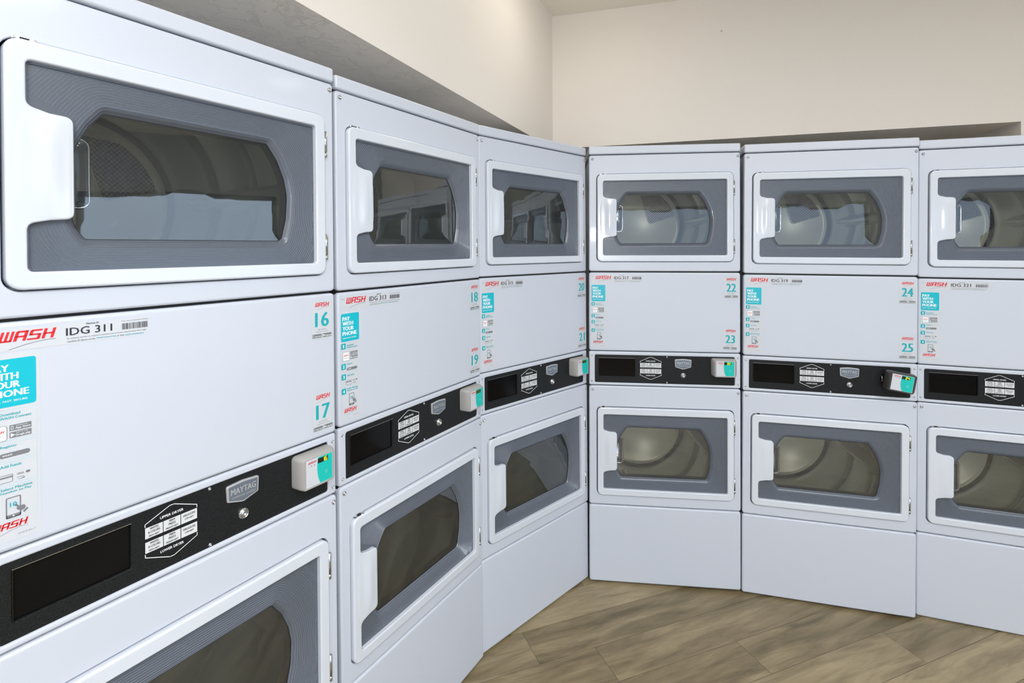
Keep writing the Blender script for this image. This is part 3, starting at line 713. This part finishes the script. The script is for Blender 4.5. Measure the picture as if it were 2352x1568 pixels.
# floor: planks running 20 degrees across the room, falling gently to the drain side
ang = math.radians(20.3); dx = Vector((math.cos(ang), math.sin(ang), 0)); dn = Vector((-math.sin(ang), math.cos(ang), 0)); PW = .1665; PL = 1.22
J1 = Vector((.137, 2.008, 0)); n0 = J1.dot(dn)+PW/2
known = {0: .815, -1: 1.055, -2: 1.608, -3: 2.212}
mb = MB(); uvs = []; cols = []; rnd = random.Random(3)
c4 = [(-4.6, YB-.1), (XR+.1, YB-.1), (XR+1.5, 4.9), (-4.6, 4.9)]
mb.add([(x, y, FZ(x, y)-.0012) for x, y in c4], [(0, 1, 2, 3)], M['joint']); uvs += [(0, 0)]*4; cols += [0]*4
mb.add([(x, y, FZ(x, y)-.12) for x, y in c4], [(3, 2, 1, 0)], M['joint']); uvs += [(0, 0)]*4; cols += [0]*4
for r in range(-45, 25):
    top = n0+r*PW; bot = top-PW
    a0 = J1.dot(dx)+(known.get(r, rnd.uniform(0, PL))-.815 if r in known else rnd.uniform(0, PL))
    k = -7
    while k < 7:
        s0 = a0+k*PL; s1 = s0+PL; k += 1
        ps = [dx*s0+dn*bot, dx*s1+dn*bot, dx*s1+dn*top, dx*s0+dn*top]
        c = sum(ps, Vector())/4
        if not (-4.4 < c.x < XR+.9 and YB < c.y < 4.8): continue
        e = .0006; ps = [dx*(s0+e)+dn*(bot+e), dx*(s1-e)+dn*(bot+e), dx*(s1-e)+dn*(top-e), dx*(s0+e)+dn*(top-e)]
        mb.add([(p.x, p.y, FZ(p.x, p.y)) for p in ps], [(0, 1, 2, 3)], M['wood'])
        ou, ov = rnd.uniform(0, 60), rnd.uniform(0, 60); uvs += [(ou, ov), (ou+PL, ov), (ou+PL, ov+PW), (ou, ov+PW)]; g = rnd.random(); cols += [g]*4
fl = struct('floor', mb, False); me = fl.data
ul = me.uv_layers.new(name='UVMap'); at_ = me.attributes.new('shade', 'FLOAT', 'POINT')
for l in me.loops: ul.data[l.index].uv = uvs[l.vertex_index]
for i, g in enumerate(cols): at_.data[i].value = g

# flush ceiling lamps
M['lampglass'] = mat('lamp_diffuser', (.9, .85, .75), .4, emis=(1.0, .93, .82), es=13.0)
M['lamprim'] = mat('lamp_rim', (.8, .8, .8), .3, .3)
for i, (x, y) in enumerate(LAMPS):
    o = bpy.data.objects.new('ceiling_lamp', None); COL.objects.link(o); o.location = (x, y, ZC); o['category'] = 'lamp'; o['group'] = 'round ceiling lamps'
    o['label'] = 'round flush ceiling lamp with warm frosted diffuser overhead'
    mb = MB(); seg = 40
    def lz(prof, m):
        vs = [(r*math.cos(2*math.pi*k/seg), r*math.sin(2*math.pi*k/seg), z) for r, z in prof for k in range(seg)]
        mb.add(vs, [(a*seg+k, a*seg+(k+1) % seg, (a+1)*seg+(k+1) % seg, (a+1)*seg+k) for a in range(len(prof)-1) for k in range(seg)], m, True)
    lz([(.155, 0), (.160, -.01), (.155, -.024), (.145, -.026)], M['lamprim']); mb.build('rim', o)
    mb = MB(); lz([(.146, -.022), (.140, -.045), (.11, -.062), (.06, -.072), (.0001, -.075)], M['lampglass']); mb.build('diffuser', o)

# unseen panels added to the ceiling further back, to brighten the dryer fronts
M['tube'] = mat('fill_panel_face', (.9, .92, .95), .5, emis=(.93, .97, 1.0), es=17.0)  # glowing face of the added fill panels
for i, (x, y) in enumerate(FILL_PANELS):
    o = bpy.data.objects.new('fill_panel', None); COL.objects.link(o); o.location = (x, y, ZC); o['category'] = 'lamp'; o['group'] = 'added fill panels'
    o['label'] = 'unseen fill panel added in the ceiling behind the viewpoint'
    mb = MB(); w, d = .62, .32
    for a in ((-w, w, -d, -d+.03), (-w, w, d-.03, d), (-w, -w+.03, -d+.03, d-.03), (w-.03, w, -d+.03, d-.03)): mb.box(*a, -.03, 0, M['lamprim'])
    mb.build('frame', o); mb = MB(); mb.box(-w+.03, w-.03, -d+.03, d-.03, -.02, -.004, M['tube']); mb.build('diffuser', o)
